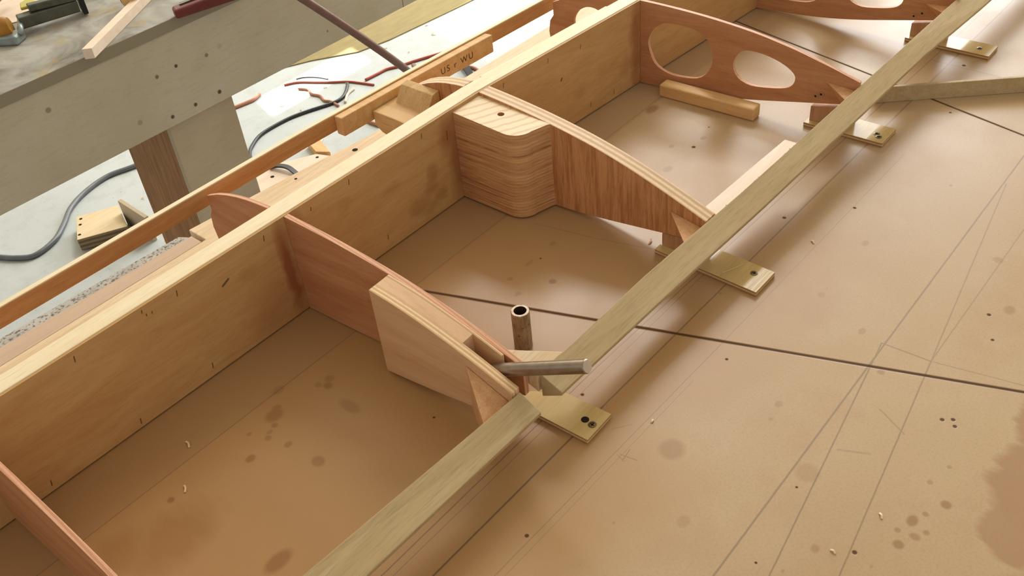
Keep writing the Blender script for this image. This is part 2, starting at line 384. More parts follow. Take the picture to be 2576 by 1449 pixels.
def block_mat():
    nt = NT('laminated_block', .5, .35)
    geo = nt.n('ShaderNodeNewGeometry'); nn = nt.sep(geo.outputs['True Normal'])
    x, y, z = nt.sep(nt.co)
    v = nt.vec('MULTIPLY', nt.co, (3, 3, 40)); g = nt.noise(v, 5, 4, .6, .5)
    zz = nt.math('ADD', z, nt.math('MULTIPLY', nt.math('SUBTRACT', nt.noise(nt.co, 9, 2), .5), .006))
    rings = nt.math('SINE', nt.math('MULTIPLY', zz, 1500))
    c = nt.mix(nt.rng(g, .35, .68), lin(216, 172, 122), lin(188, 138, 92))
    c = nt.mix(nt.math('MULTIPLY', nt.rng(rings, .1, .9), .3), c, lin(164, 112, 70))
    for zc, k in ((.0905, .75), (.0735, .55), (.0655, .5), (.033, .6), (.0245, .5), (.0125, .6), (.055, .2)):
        c = nt.mix(nt.math('MULTIPLY', nt.rng(nt.math('ABSOLUTE', nt.math('SUBTRACT', zz, zc)), .0003, .0012, 1, 0), nt.math('MULTIPLY', nt.rng(nt.noise(nt.co, 35, 2), .35, .6), k)), c, lin(104, 58, 26))
    red = nt.spot(nt.comb(y, z), (-.003, .045), .03, .045, .45, .8)
    c = nt.mix(nt.math('MULTIPLY', red, nt.rng(nt.noise(nt.vec('MULTIPLY', nt.co, (1, 1, 6)), 30, 2), .4, .6)), c, lin(128, 66, 40))
    vt = nt.vec('MULTIPLY', nt.co, (1, 1, 1)); d = nt.math('ADD', nt.math('MULTIPLY', x, .45), nt.math('MULTIPLY', y, 1))
    sw = nt.math('SINE', nt.math('MULTIPLY', nt.math('ADD', d, nt.math('MULTIPLY', nt.noise(nt.co, 18, 3), .02)), 420))
    t = nt.mix(nt.rng(sw, .3, .95), lin(242, 218, 180), lin(222, 190, 150))
    nt.col(nt.mix(nt.rng(nn[2], .6, .8), c, t)); nt.bump(rings, .15, .0006)
    return nt.m
M['block'] = block_mat()

def bench_mat(name, c1, c2, holes=(), seams=()):
    nt = NT(name, .7, .2)
    n1 = nt.noise(nt.co, 4, 3); n2 = nt.noise(nt.vec('MULTIPLY', nt.co, (2, 12, 12)), 14, 3); n3 = nt.noise(nt.co, 500, 2)
    c = nt.mix(nt.rng(n1, .35, .65), lin(*c1), lin(*c2))
    c = nt.mix(nt.math('MULTIPLY', nt.rng(n2, .5, .75), .25), c, lin(*[int(q*.82) for q in c2]))
    c = nt.mix(nt.math('MULTIPLY', nt.rng(n3, .45, .7), .2), c, lin(*[int(q*.8) for q in c1]))
    x, y, z = nt.sep(nt.co); p = nt.comb(x, z)
    if holes:
        c = nt.mix(nt.union([nt.spot(p, h[:2], h[2], h[2], h[3]) for h in holes]+[nt.seg(p, *s) for s in seams]), c, lin(66, 56, 42))
    nt.col(c)
    return nt.m
BX, BY = .78, 1.62
AH = [(.7801, -.0103, .0045, .9), (.8938, -.0088, .004, .8), (.8294, -.0095, .0045, .5), (.8293, -.0884, .004, .9), (.7855, -.0917, .0045, .7), (.8973, -.0953, .0045, .6), (.9007, -.1764, .005, .9), (.8426, -.1775, .0045, .9), (.7888, -.1785, .0045, .9), (.723, -.1586, .006, .35), (.5753, -.0609, .006, .5), (.93, -.09, .006, .2), (1.12, -.06, .006, .25), (1.19, -.165, .003, .6)]
M['apron'] = bench_mat('weathered_plywood', (208, 199, 176), (196, 185, 158), [(a-BX, b, c, d) for a, b, c, d in AH], [((1.4135-BX, 0), (1.4135-BX, -.2), .0015, .8)])
def top_mat():
    nt = NT('dirty_bench_top', .6, .3)
    n1 = nt.noise(nt.co, 9, 4, .6, .6); n2 = nt.noise(nt.co, 30, 4); n3 = nt.noise(nt.co, 24, 2)
    c = nt.mix(nt.rng(n1, .38, .62), lin(176, 174, 164), lin(112, 108, 98))
    c = nt.mix(nt.math('MULTIPLY', nt.rng(n2, .48, .7), .5), c, lin(150, 140, 120))
    c = nt.mix(nt.math('MULTIPLY', nt.rng(n3, .58, .72), .6), c, lin(170, 150, 100))
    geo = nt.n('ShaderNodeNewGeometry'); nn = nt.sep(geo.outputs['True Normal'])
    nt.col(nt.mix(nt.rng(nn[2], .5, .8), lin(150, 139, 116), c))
    return nt.m
M['bench_top'] = top_mat()
M['leg_grey'] = bench_mat('leg_plywood', (206, 190, 162), (190, 172, 144))
M['leg_brown'] = wood('leg_fir', (182, 132, 74), (140, 92, 44), 'z', 7, .6, .4)

def floor_mat():
    nt = NT('concrete_floor', .7, .25)
    n1 = nt.noise(nt.co, 1.6, 4); n2 = nt.noise(nt.co, 22, 4); n3 = nt.noise(nt.co, 130, 2)
    c = nt.mix(nt.rng(n1, .35, .65), lin(198, 204, 202), lin(186, 192, 190))
    c = nt.mix(nt.math('MULTIPLY', nt.rng(n2, .5, .72), .3), c, lin(168, 168, 156))
    c = nt.mix(nt.rng(n3, .68, .72, 0, .5), c, lin(120, 112, 100))
    nt.col(c); nt.bump(n3, .1, .001)
    return nt.m
M['floor'] = floor_mat()
def chip_mat():
    nt = NT('chipboard_edge', .7, .2)
    e = nt.mix(nt.rng(nt.noise(nt.co, 300, 3), .50, .64), lin(196, 192, 184), lin(112, 106, 98))
    e = nt.mix(nt.rng(nt.noise(nt.co, 9, 2), .45, .6, 0, .5), e, lin(104, 102, 98))
    nt.col(e); return nt.m
M['chip'] = chip_mat()
M['chip_face'] = wood('chipboard_face', (214, 188, 166), (202, 176, 150), 'x', 3, .6, .15)
def olive_mat():
    nt = NT('plain_plywood_sheet', .6, .2)
    nt.col(nt.mix(nt.rng(nt.noise(nt.vec('MULTIPLY', nt.co, (2, 9, 1)), 5, 3), .35, .65), lin(156, 142, 98), lin(146, 132, 88)))
    return nt.m
M['olive'] = olive_mat()

# ------------------------------------------------------------------ room shell
FZ = -.8
struct(box('floor', -3, 6, -3, 5, FZ-.1, FZ, M['floor']))
WIN = [(2.2, 2.7, 1.68, 1.94), (2.95, 3.6, 1.80, 2.30)]
pts = [(-3, 5, FZ), (6.1, 5, FZ), (6.1, 5, 3.4), (-3, 5, 3.4)]
struct(prism('wall_left', pts, (0, .12, 0), M['wall'], holes=[[(a, 5, c), (b, 5, c), (b, 5, d), (a, 5, d)] for a, b, c, d in WIN]))
struct(prism('wall_far', [(6, -3, FZ), (6, 5, FZ), (6, 5, 3.4), (6, -3, 3.4)], (.12, 0, 0), M['wall'], holes=[[(6, 1.1, -.3), (6, 4.1, -.3), (6, 4.1, 3.2), (6, 1.1, 3.2)]]))
struct(box('ceiling', -3, 6.1, -3, 5.12, 3.4, 3.5, M['ceiling']))
for k, (a, b, c, d) in enumerate(WIN):
    struct(prism('window_%d' % (k+1), [(a, 5.04, c), (b, 5.04, c), (b, 5.04, d), (a, 5.04, d)], (0, .05, 0), M['frame'], holes=[[(a+.025, 5.04, c+.03), (b-.025, 5.04, c+.03), (b-.025, 5.04, d-.025), (a+.025, 5.04, d-.025)]]))
struct(prism('door_1', [(6.02, 1.1, -.3), (6.02, 4.1, -.3), (6.02, 4.1, 3.2), (6.02, 1.1, 3.2)], (.05, 0, 0), M['frame'], holes=[[(6.02, 1.15, -.25), (6.02, 4.05, -.25), (6.02, 4.05, 3.15), (6.02, 1.15, 3.15)]]))

# ------------------------------------------------------------------ our work table
T = thing('work_table', 'wide brown fibreboard work table covered in pencil lines, under the wooden frame', 'table', (.8, .2, FZ))
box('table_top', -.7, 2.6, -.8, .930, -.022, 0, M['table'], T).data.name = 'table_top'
# the top's texture is laid out in room coordinates
tt = [o for o in T.children if o.name == 'table_top'][0]
for v in tt.data.vertices: v.co += T.location
tt.location = -T.location
for a, b in ((-.55, -.65), (2.4, -.65), (-.55, .82), (2.4, .82)):
    box('leg', a-.045, a+.045, b-.045, b+.045, FZ, -.022, M['leg_brown'], T, .003)
box('rail', -.55, 2.4, .86, .88, -.12, -.022, M['leg_brown'], T)
box('rail', -.55, 2.4, -.72, -.70, -.12, -.022, M['leg_brown'], T)

plank = thing('edge_plank', 'long pale plank along the table edge behind the spar, with small dark holes', 'plank', (.6, .955, -.02))
prism('board', [(-.65, .9305, -.0215), (2.6, .9305, -.0215), (2.6, .965, -.0215), (1.3, .977, -.0215), (.7632, .9812, -.0215), (.6081, .9994, -.0215), (.462, 1.0125, -.0215), (.462, .9755, -.0215), (-.65, .9755, -.0215)], (0, 0, .0212), M['pale'], plank, (), .001)
chip = thing('chipboard_panel', 'pinkish chipboard panel with speckled raw edge behind the near spar', 'panel', (-.1, 1.0, -.02))
prism('board', [(-.6, .9762, -.0225), (.456, .9762, -.0225), (.456, .9985, -.0225), (-.6, 1.033, -.0225)], (0, 0, .0218), M['chip_face'], chip, (), .0006)
re_ = prism('raw_edge', [(-.6, 1.0331, -.0225), (.456, .9986, -.0225), (.446, 1.0140, -.0225), (-.6, 1.060, -.0225)], (0, 0, .0205), M['chip'], chip, (), .0015)
re_['label'] = 'speckled grey raw chipboard edge'

# ------------------------------------------------------------------ the glued frame
F = thing('wing_frame', 'unfinished wooden aircraft tail frame of spar, curved ribs and edge strips on the table', 'wooden frame', (O[0], O[1], 0))
SP = [(-.35, .757), (.76, .757), (1.086, .7355), (1.95, .678)]
def spy(x): return interp(x, [p[0] for p in SP], [p[1] for p in SP])
def spar_rows(y0, y1, z0, z1, x0=-.35, x1=1.95):
    xs = [x0]+[p[0] for p in SP if x0 < p[0] < x1]+[x1]
    return [[(x, spy(x)+y0, z0), (x, spy(x)+y1, z0), (x, spy(x)+y1, z1), (x, spy(x)+y0, z1)] for x in xs]
web = loft('spar_web', spar_rows(0, .003, .0025, .1295), M['web'], F)
web['label'] = 'tall plywood spar web with staple marks and red glue stains'
cap = loft('spar_cap', spar_rows(.003, .0255, .112, .1305), M['cap'], F, .0008)
cap['label'] = 'cream spruce cap strip along the spar top'
loft('lower_spar_cap', spar_rows(.003, .0255, .0025, .021), M['cap'], F, .0008)
dbl = loft('spar_doubler', [[(x, spy(x)+.0258, .114), (x, spy(x)+.036, .114), (x, spy(x)+.034, .1262), (x, spy(x)+.0258, .1275)] for x in (.80, 1.0, 1.052)], M['cap'], F, .001)

TS, TZ = [0, .05, .084, .11, .17, .226, .281, .330], [.1295, .126, .1225, .1195, .1100, .0965, .0790, .0615]
BS, BZ = [0, .09, .13, .175, .235, .285, .330], [.0018, .0018, .004, .009, .0185, .0265, .034]
def smooth_interp(s, X, Y):
    h = .02; return sum(interp(s+d, X, Y) for d in (-h, -h/2, 0, h/2, h))/5 if X[0]+h < s < X[-1]-h else interp(s, X, Y)
def rib_outline(s0, s1, n=22):
    S = [s0+(s1-s0)*i/n for i in range(n+1)]
    return [(s, smooth_interp(s, TS, TZ)) for s in S]+[(s, smooth_interp(s, BS, BZ)) for s in reversed(S)]
class Plane:
    def __init__(s, P, Q):
        s.P = Vector((P[0], P[1], 0)); d = Vector((Q[0]-P[0], Q[1]-P[1], 0)); s.L = d.length; s.d = d/s.L; s.n = Vector((-s.d.y, s.d.x, 0))
        if s.n.x < 0: s.n = -s.n
    def __call__(s, a, z, t=0): return s.P+s.d*a+Vector((0, 0, z))+s.n*t
    def loop(s, pts, t=0): return [s(a, z, t) for a, z in pts]
def blend(pts, r=3):
    """closed smooth curve through points"""
    P = [Vector((p[0], p[1], 0)) for p in pts]; n = len(P); out = []
    for i in range(n):
        p0, p1, p2, p3 = P[i-1], P[i], P[(i+1) % n], P[(i+2) % n]
        for k in range(r):
            t = k/r; q = .5*((2*p1)+(p2-p0)*t+(2*p0-5*p1+4*p2-p3)*t*t+(3*p1-p0-3*p2+p3)*t**3); out.append((q.x, q.y))
    return out
HA = blend([(.0134, .0671), (.0168, .0811), (.0256, .0942), (.0392, .1027), (.0567, .1044), (.0806, .1031), (.0978, .0973), (.1085, .0876), (.1151, .0695), (.114, .0542), (.1071, .0402), (.0931, .0292), (.0687, .0255), (.0467, .0264), (.0284, .0342), (.0191, .0469)])
HB = blend([(.1459, .0623), (.1526, .0797), (.1644, .0876), (.1886, .0870), (.213, .0806), (.2291, .0719), (.2359, .0629), (.2329, .0515), (.2234, .0447), (.2015, .0398), (.1737, .0372), (.154, .0450)])
def rib(P, Q, t, mat, label, holes=(), tw=0):
    pl = Plane(P, Q); r = prism('rib', pl.loop([(a, z+tw*a/pl.L) for a, z in rib_outline(.0005, pl.L)]), pl.n*t, mat, F, [pl.loop(h) for h in holes], .0004)
    r['label'] = label
    return pl, r
def nose_outline(h=.0):
    top = [(-.0265, .1300), (-.045, .1285), (-.065, .1262), (-.085, .1225), (-.105, .1175), (-.125, .1110), (-.140, .1045), (-.150, .1000)]
    bot = [(-.150, .0795), (-.1565, .070), (-.1595, .052), (-.157, .034), (-.147, .018), (-.125, .0065), (-.09, .0022), (-.0265, .0022)]
    return top+bot
def nose(pl, t, mat, label, holes=(), dy=0, k=1):
    pts = [((s+.0265)*k-.0265, z) for s, z in nose_outline()]
    r = prism('nose_rib', pl.loop(pts), pl.n*t, mat, F, [pl.loop(h) for h in holes], .0004); r['label'] = label
    return r
def gusset(pl, A, B, w, tw=0, mat=None):
    """triangular glue block in the corner between a rib and the trailing strip"""
    s1 = pl.L+.001
    zt = lambda s: min(A[1], smooth_interp(s, TS, TZ)-.001)
    a0, a1 = pl(A[0], A[1], -.0003), pl(B[0], B[1], -.0003); c0, c1 = pl(s1, .0520+tw, -.0003), pl(s1, .030+tw, -.0003)
    e0, e1 = c0-pl.n*w, c1-pl.n*w
    bm = bmesh.new(); v = [bm.verts.new(p) for p in (a0, c0, e0, a1, c1, e1)]
    for f in ((0, 1, 2), (3, 5, 4), (0, 3, 4, 1), (1, 4, 5, 2), (2, 5, 3, 0)): bm.faces.new([v[i] for i in f])
    return finish('gusset', bm, mat or M['gusset'], F, .0005)

TW = .011   # the far ribs' tails are jigged a little higher
# ribs, near to far
pl0, r0 = rib((.0865, .757), (.0935, .437), .005, M['mahogany'], 'thin rib cut off by the lower left corner')
nose(pl0, .005, M['mahogany'], 'front part of the first rib')
pl1, r1 = rib((.4496, .757), (.4650, .447), .0065, M['mahogany'], 'thin red-brown rib carrying the thick end block')
pl1n = Plane((.4490, .757), (.4490, .45)); nose(pl1n, .005, M['mahogany'], 'small red-brown front rib near the grey bench leg')
pl2, r2 = rib((.763, .757), (.762, .430), .0195, M['fir_ply'], 'thick layered plywood rib with strong upright grain')
pl2n = Plane((.763, .757), (.7628, .430)); n2 = nose(pl2n, .0195, M['fir_ply'], 'thick layered front rib meeting the splice', k=.80)
pl3, r3 = rib((1.085, .7355), (1.112, .415), .0055, M['mahogany'], 'red-brown rib with two rounded lightening holes', (HA, HB), TW)
HN = blend([(-.1134, .0727), (-.1107, .0857), (-.1001, .098), (-.0833, .1043), (-.062, .098), (-.052, .08), (-.055, .055), (-.07, .038), (-.092, .036), (-.108, .052)])
nose(pl3, .0055, M['mahogany'], 'front rib with a rounded hole behind the spar', (HN,))
pl4, r4 = rib((1.396, .7165), (1.414, .403), .0055, M['mahogany'], 'farthest rib with holes at the top edge', (HA, HB), TW)
nose(pl4, .0055, M['mahogany'], 'front part of the farthest rib', (HN,))
gusset(pl2, (.281, .0600), (.301, .0295), .040); gusset(pl3, (.279, .0670), (.3008, .0422), .036, TW); gusset(pl4, (.2667, .0600), (.2918, .0415), .036, TW)

def rib_screw(pl, r, a, z):
    lathe('screw', [(0, -.0006), (.0036, -.0006), (.0036, .0004), (0, .0004)], pl(a, z, -.0004), -pl.n, M['post'], r, 14, False)
    lathe('screw_slot', [(0, .0002), (.0016, .0002), (.0016, .0006), (0, .0006)], pl(a, z, -.0004), -pl.n, M['dark'], r, 10, False)
for pl, r, a in ((pl3, r3, ((.2664, .0435), (.2736, .0477))), (pl4, r4, ((.2553, .0377), (.2665, .0443)))):
    for q in a: rib_screw(pl, r, *q)

# thick end block at the second rib: two plywood cheeks, core and an open slot
ch = Plane((.4285, .607), (.4345, .4345))
CS = [0, .0356, .0687, .122, .1735]; CT = [.1135, .1085, .101, .0855, .0665]; CB = [.004, .0075, .0115, .0195, .031]
def cheek_outline(s0, s1, n=12, top=0):
    S = [s0+(s1-s0)*i/n for i in range(n+1)]
    return [(s, smooth_interp(s, CS, CT)+top) for s in S]+[(s, interp(s, CS, CB)) for s in reversed(S)]
c1 = prism('end_block_cheek', ch.loop(cheek_outline(0, ch.L)), ch.n*.0105, M['birch_ply'], F, (), .0004); c1['label'] = 'pale near plywood cheek of the end block'
prism('end_block_cheek', ch.loop(cheek_outline(0, .142), .0253), ch.n*.0030, M['birch_ply'], F, (), .0003)
cr = prism('end_block_core', ch.loop(cheek_outline(0, .108, top=-.0001), .0105), ch.n*.0148, M['core'], F, (), .0003)
# its corner block and the far one beyond the slot
a0, b0 = ch(.1195, .074, -.0003), ch(.1195, .010, -.0003)
g1 = Vector((.4342, .4335, 0)); e = Vector((.397, .4365, 0))
bm = bmesh.new(); V = [bm.verts.new(p) for p in (ch(.1185, .0745, -.0003), g1+Vector((0, 0, .052)), e+Vector((0, 0, .052)), ch(.1195, .012, -.0003), g1+Vector((0, 0, .012)), e+Vector((0, 0, .012)))]
for f in ((0, 1, 2), (3, 5, 4), (0, 3, 4, 1), (1, 4, 5, 2), (2, 5, 3, 0)): bm.faces.new([V[i] for i in f])
finish('gusset', bm, M['gusset'], F, .0005)
far = [(.4725, .475, .071), (.4725, .436, .0585), (.512, .4355, .0585)]
prism('gusset', far, (0, 0, -.022), M['pale'], F, (), .0005)

# laminated hinge block by the thick rib
def rounded(x0, x1, ya, yb, r):
    out = [(x1, ya), (x0, ya), (x0, yb+r)]
    for k in range(9):
        a = math.pi+k*math.pi/16
        out.append((x0+r+r*math.cos(a), yb+r+r*math.sin(a)))
    return out+[(x1-.004, yb-.006), (x1, yb-.008)]
bo = rounded(.7140, .7629, .7568, .6525, .024)
hole = [(.7452+.0042*math.cos(k*math.pi/12), .706+.0042*math.sin(k*math.pi/12)) for k in range(24)]
def topz(y): return .1195+(y-.65)*.055
bm = bmesh.new()
loops = [[Vector((x, y, 0)) for x, y in bo], [Vector((x, y, 0)) for x, y in hole]]
fl_ = [p for l in loops for p in l]
vt = [bm.verts.new((p.x, p.y, topz(p.y))) for p in fl_]; vb = [bm.verts.new((p.x, p.y, .003)) for p in fl_]
for t in geometry.tessellate_polygon(loops):
    bm.faces.new([vt[i] for i in t]); bm.faces.new([vb[i] for i in reversed(t)])
k0 = 0
for l in loops:
    for i in range(len(l)):
        j = (i+1) % len(l); bm.faces.new((vt[k0+i], vt[k0+j], vb[k0+j], vb[k0+i]))
    k0 += len(l)
hb = finish('laminated_block', bm, M['block'], F, .0015); hb['label'] = 'laminated wooden block with rounded corner and a drilled hole'

# front blocks at the thick rib
bk = prism('nose_block', [(.704, .7835, .058), (.704, .865, .058), (.704, .884, .062), (.704, .896, .070), (.704, .896, .0905), (.704, .862, .0905), (.704, .7835, .0875)], (.0587, 0, 0), M['nose'], F, (), .0008)
bk['label'] = 'solid end-grain block beside the front rib'
prism('nose_block', [(.7627, .828, .0890), (.7355, .828, .0890), (.7510, .828, .1105), (.7627, .828, .1125)], (0, .058, 0), M['nose_top'], F, (), .0008)

# leading edge strip with its splice
LEX, LEY = [.0, .2, .6, .8, 1.1, 1.95], [.9175, .9175, .9165, .9105, .896, .842]
def ley(x): return interp(x, LEX, LEY)
xs = [-.35, .2, .6, .8, 1.1, 1.95]
le = loft('leading_edge_strip', [[(x, ley(x), .0800), (x, ley(x)+.0085, .0795), (x, ley(x)+.0082, .1015), (x, ley(x), .1022)] for x in xs], M['fir_x'], F, .0006)
le['label'] = 'slim orange-brown strip along the front of the frame'
tp = loft('leading_edge_strip_top', [[(x, ley(x)+.0002, .1022), (x, ley(x)+.0080, .1016), (x, ley(x)+.0078, .1028), (x, ley(x)+.0004, .1034)] for x in xs], M['cap'], F)
sp_ = loft('splice_block', [[(x, ley(x)-.0145, .0755), (x, ley(x)-.0002, .0755), (x, ley(x)-.0002, .1012), (x, ley(x)-.0145, .1022)] for x in (.655, .76, .86, .938)], M['pine_y'], F, .0012)
sp_['label'] = 'pale splice block with pencil scribbles'
def text(s, size, mat, M4, parent, name):
    c = bpy.data.curves.new(name, 'FONT'); c.body = s; c.size = size; c.extrude = .00008; c.align_x = 'CENTER'; c.align_y = 'CENTER'; c.space_character = 1.35
    tmp = bpy.data.objects.new('tmp', c); COL.objects.link(tmp)
    me = bpy.data.meshes.new_from_object(tmp.evaluated_get(bpy.context.evaluated_depsgraph_get())); bpy.data.objects.remove(tmp)
    me.transform(M4)
    o = bpy.data.objects.new(name, me); COL.objects.link(o); me.materials.append(mat); o.parent = parent
    off = world_loc(parent)
    for v in me.vertices: v.co -= off
    return o
xc = .853; ya = ley(xc)-.0147; slope = (ley(.93)-ley(.80))/.13
rx = Matrix(((1, 0, 0, xc), (slope, 0, -1, ya), (0, 1, 0, .0885), (0, 0, 0, 1)))
text('11 US r WU', .013, M['pencil'], rx, sp_, 'pencil_writing')

# trailing edge strip in two lengths, open between them at the slot
def tz(x): return TW*min(max((x-.78)/.32, 0), 1)
def te_rows(xs, fl, fr):
    out = []
    for x, dx in xs:
        z = tz(x); k = (.6365-z)/.6365
        out.append([(x, fl(x)*k, .0635+z), (x+dx, fr(x)*k, .0520+z), (x+dx, fr(x)*k+.0005, .0475+z), (x, fl(x)*k-.001, .034+z)])
    return out
LX, LY, RY = [.19, .4436, .646, .834, 1.25, 1.43, 1.95], [.4455, .4322, .4325, .4255, .4172, .4135, .402], [.4125, .4080, .4040, .3985, .3910, .3805, .360]
tl = lambda x: interp(x, LX, LY) if x > .19 else .4455+(.19-x)*.045
tr = lambda x: interp(x, LX, RY) if x > .19 else .4125+(.19-x)*.02
te1 = loft('trailing_edge_strip', te_rows([(-.3, 0), (.19, 0), (.443, 0)], tl, tr), M['poplar'], F, .0006)
te1['label'] = 'near length of the greenish trailing edge strip, cut off at the slot'
te2 = loft('trailing_edge_strip', te_rows([(.472, .001), (.646, 0), (.834, 0), (1.25, 0), (1.43, 0), (1.95, 0)], tl, tr), M['poplar'], F, .0006)
te2['label'] = 'long far length of the greenish trailing edge strip'
kk = lambda x: (.6365-tz(x))/.6365
bl = loft('backing_strip', [[(x, tl(x)*kk(x)+.0005, .040+tz(x)), (x, tl(x)*kk(x)+w_, .040+tz(x)), (x, tl(x)*kk(x)+w_-.001, .0585+tz(x)), (x, tl(x)*kk(x)+.0005, .0590+tz(x))] for x, w_ in ((.7835, .0225), (.90, .0215), (.957, .020))], M['white_wood'], F, .0012)
bl['label'] = 'whitish strip glued against the trailing edge'
gl = [o for o in (bl,)]
bm = bmesh.new()
for k in range(26):
    x = .80+.155*random.random(); yv = tl(x)*kk(x)+.001+random.uniform(-.001, .001); r = random.uniform(.0008, .002)
    bmesh.ops.create_icosphere(bm, subdivisions=1, radius=r, matrix=Matrix.Translation((x, yv, .0605+tz(x))) @ Matrix.Diagonal((1.6, 1, .6, 1)))
finish('glue_bead', bm, M['glue'], F, smooth=True)['kind'] = 'stuff'

# ------------------------------------------------------------------ jigs on the table under the trailing edge
def screw(x, y, z, parent, r=.0042):
    o = lathe('screw', [(0, -.0008), (r, -.0008), (r, .0003), (r*.55, .0006), (r*.5, -.0004), (0, -.0004)], (x, y, z), (0, 0, 1), M['screw'], parent, 16)
    bm = bmesh.new(); add_box(bm, x-r*.5, x+r*.5, y-r*.12, y+r*.12, z-.0003, z+.0004); add_box(bm, x-r*.12, x+r*.12, y-r*.5, y+r*.5, z-.0003, z+.0004)
    finish('screw_slot', bm, M['dark'], o)
def drilled(x, y, z, parent, r=.004):
    lathe('drilled_hole', [(0, 0), (r, 0), (r, .0002), (0, .0002)], (x, y, z), (0, 0, 1), M['dark'], parent, 16, False)
drilled(.7173, .9700, -.0004, plank, .0042); drilled(.6202, .985, -.0004, plank, .0022)
G = 'jig plates screwed to the table'
j1 = thing('support_jig', 'notched plywood jig plate beside the steel rod, with an empty hole and a screw', 'jig', (.49, .42, 0), G)
prism('plate', [(.4716, .3790, .0002), (.5118, .3800, .0002), (.5090, .4340, .0002), (.5006, .4415, .0002), (.4930, .4600, .0002), (.4880, .4660, .0002), (.4690, .4640, .0002)], (0, 0, .006), M['plate'], j1, (), .0004)
screw(.4898, .3868, .0063, j1); drilled(.4911, .3963, .0062, j1)
def jig(label, x0, x1, y0, y1, post, screws, sk=0):
    j = thing('support_jig', label, 'jig', ((x0+x1)/2, (y0+y1)/2, 0), G)
    prism('plate', [(x0, y0, .0002), (x1, y0, .0002), (x1+sk, y1, .0002), (x0+sk, y1, .0002)], (0, 0, .006), M['plate'], j, (), .0004)
    px0, px1, py0, py1, h0, h1 = post
    loft('post', [[(px0, py0, .0063), (px1, py0, .0063), (px1, py1, .0063), (px0, py1, .0063)], [(px0, py0, h0), (px1, py0, h0), (px1, py1, h1), (px0, py1, h1)]], M['post'], j, .0006)
    for kx, ky, kk in screws: (screw if kk else drilled)(kx, ky, .0063, j)
    return j
j2 = jig('plywood jig plate with one screw under the thick layered rib', .7475, .7900, .3555, .489, (.7626, .7890, .4365, .4865, .0318, .0232), [(.7754, .3735, 1)], .004)
j3 = jig('plywood jig plate with two screws under the rib with two holes', 1.1000, 1.1435, .3690, .478, (1.1060, 1.1380, .4225, .4745, .0395, .0275), [(1.1188, .385, 1), (1.1127, .3796, 1)], -.003)
j4 = jig('glossy plywood jig plate with a chipped end under the farthest rib', 1.4000, 1.4385, .3410, .4655, (1.4095, 1.4370, .4130, .4625, .0385, .0262), [(1.4185, .3609, 1)], 0)

# ------------------------------------------------------------------ loose things on the table
tb = lathe('steel_tube', [(.0065, .0), (.0095, .0), (.0098, .0005), (.0098, .0484), (.0093, .049), (.0068, .049), (.0065, .0485), (.0065, .0)], (.5425, .5160, .0002), (0, 0, 1), M['steel'], None, 40)
tb.data.materials.append(M['tube_shade'])
for p in tb.data.polygons:
    c = p.center-Vector((.5425, .5160, p.center.z))
    if c.dot(p.normal) < -.001 and c.length < .0068: p.material_index = 1
tag(tb, 'short rusty steel tube standing upright on the table beside the end block', 'tube')
rd = thing('steel_rod', 'bright round steel rod poking out of the slot in the end block', 'rod', (.4560, .4560, .058))
A0, A1 = Vector((.4509, .4690, .0645)), Vector((.4666, .3707, .1123))
d = (A1-A0).normalized(); L = (A1-A0).length
lathe('shaft', [(0, 0), (.0066, 0), (.0066, L-.0008), (.0060, L), (0, L)], A0, d, M['rod'], rd, 32)
lathe('cut_end', [(0, L), (.0060, L), (.0058, L+.0002), (0, L+.0002)], A0, d, M['cut_steel'], rd, 32, False)

bt = tag(prism('wood_block', [(1.0655, .6895, .0002), (1.0715, .5395, .0002), (1.0925, .5405, .0002), (1.0865, .6900, .0002)], (0, 0, .019), M['pine_y'], None, (), .0025), 'short yellowish pine block lying against the rib with two holes', 'block')
bs = tag(prism('long_batten', [(1.200, .4270, .0002), (1.60, -.0540, .0002), (1.604, -.0506, .0002), (1.204, .4304, .0002)], (0, 0, .0235), M['poplar'], None, (), .0006), 'long thin batten lying across the table at far right', 'batten')
tag(sweep('wood_splinter', [(.7556, .4031, .0068), (.768, .3965, .0074), (.7826, .391, .0068)], .0004, M['pale'], None, 6), 'thin pale splinter on the jig plate of the thick rib', 'splinter')
CH = [(.767, .506, .011, 20, 'curled brown shaving lying near the foot of the thick rib'), (.8689, .3497, .006, 60, 'small pale shaving on the table right of the long trailing strip'), (.531, .3463, .004, 10, 'tiny pale chip beside the pencil cross below the near jig plate'), (.553, .129, .006, 40, 'tiny curled shaving on the table by the drips at lower right'),
      (.4965, .145, .005, 80, 'tiny pale shaving near a drilled hole at lower right'), (.385, .245, .004, 15, 'tiny pale chip low on the table between the pencil lines'), (.205, .655, .009, 60, 'small pale chip in the nearest bay beside the spar foot'), (.24, .70, .010, 75, 'thin pale sliver in the nearest bay close under the spar'), (1.03, .585, .005, 30, 'tiny chip in the far bay in front of the pine block')]
for x, y, l, a, lab in CH:
    a = math.radians(a); dx, dy = l/2*math.cos(a), l/2*math.sin(a)
    o = sweep('wood_shaving', [(x-dx, y-dy, .0007), (x+dy*.25, y-dx*.25, .0016), (x+dx, y+dy, .0007)], 0, M['gusset'] if 'brown' in lab else M['pale'], None, flat=(.0009, .0003))
    tag(o, lab, 'shaving', 'loose wood shavings')

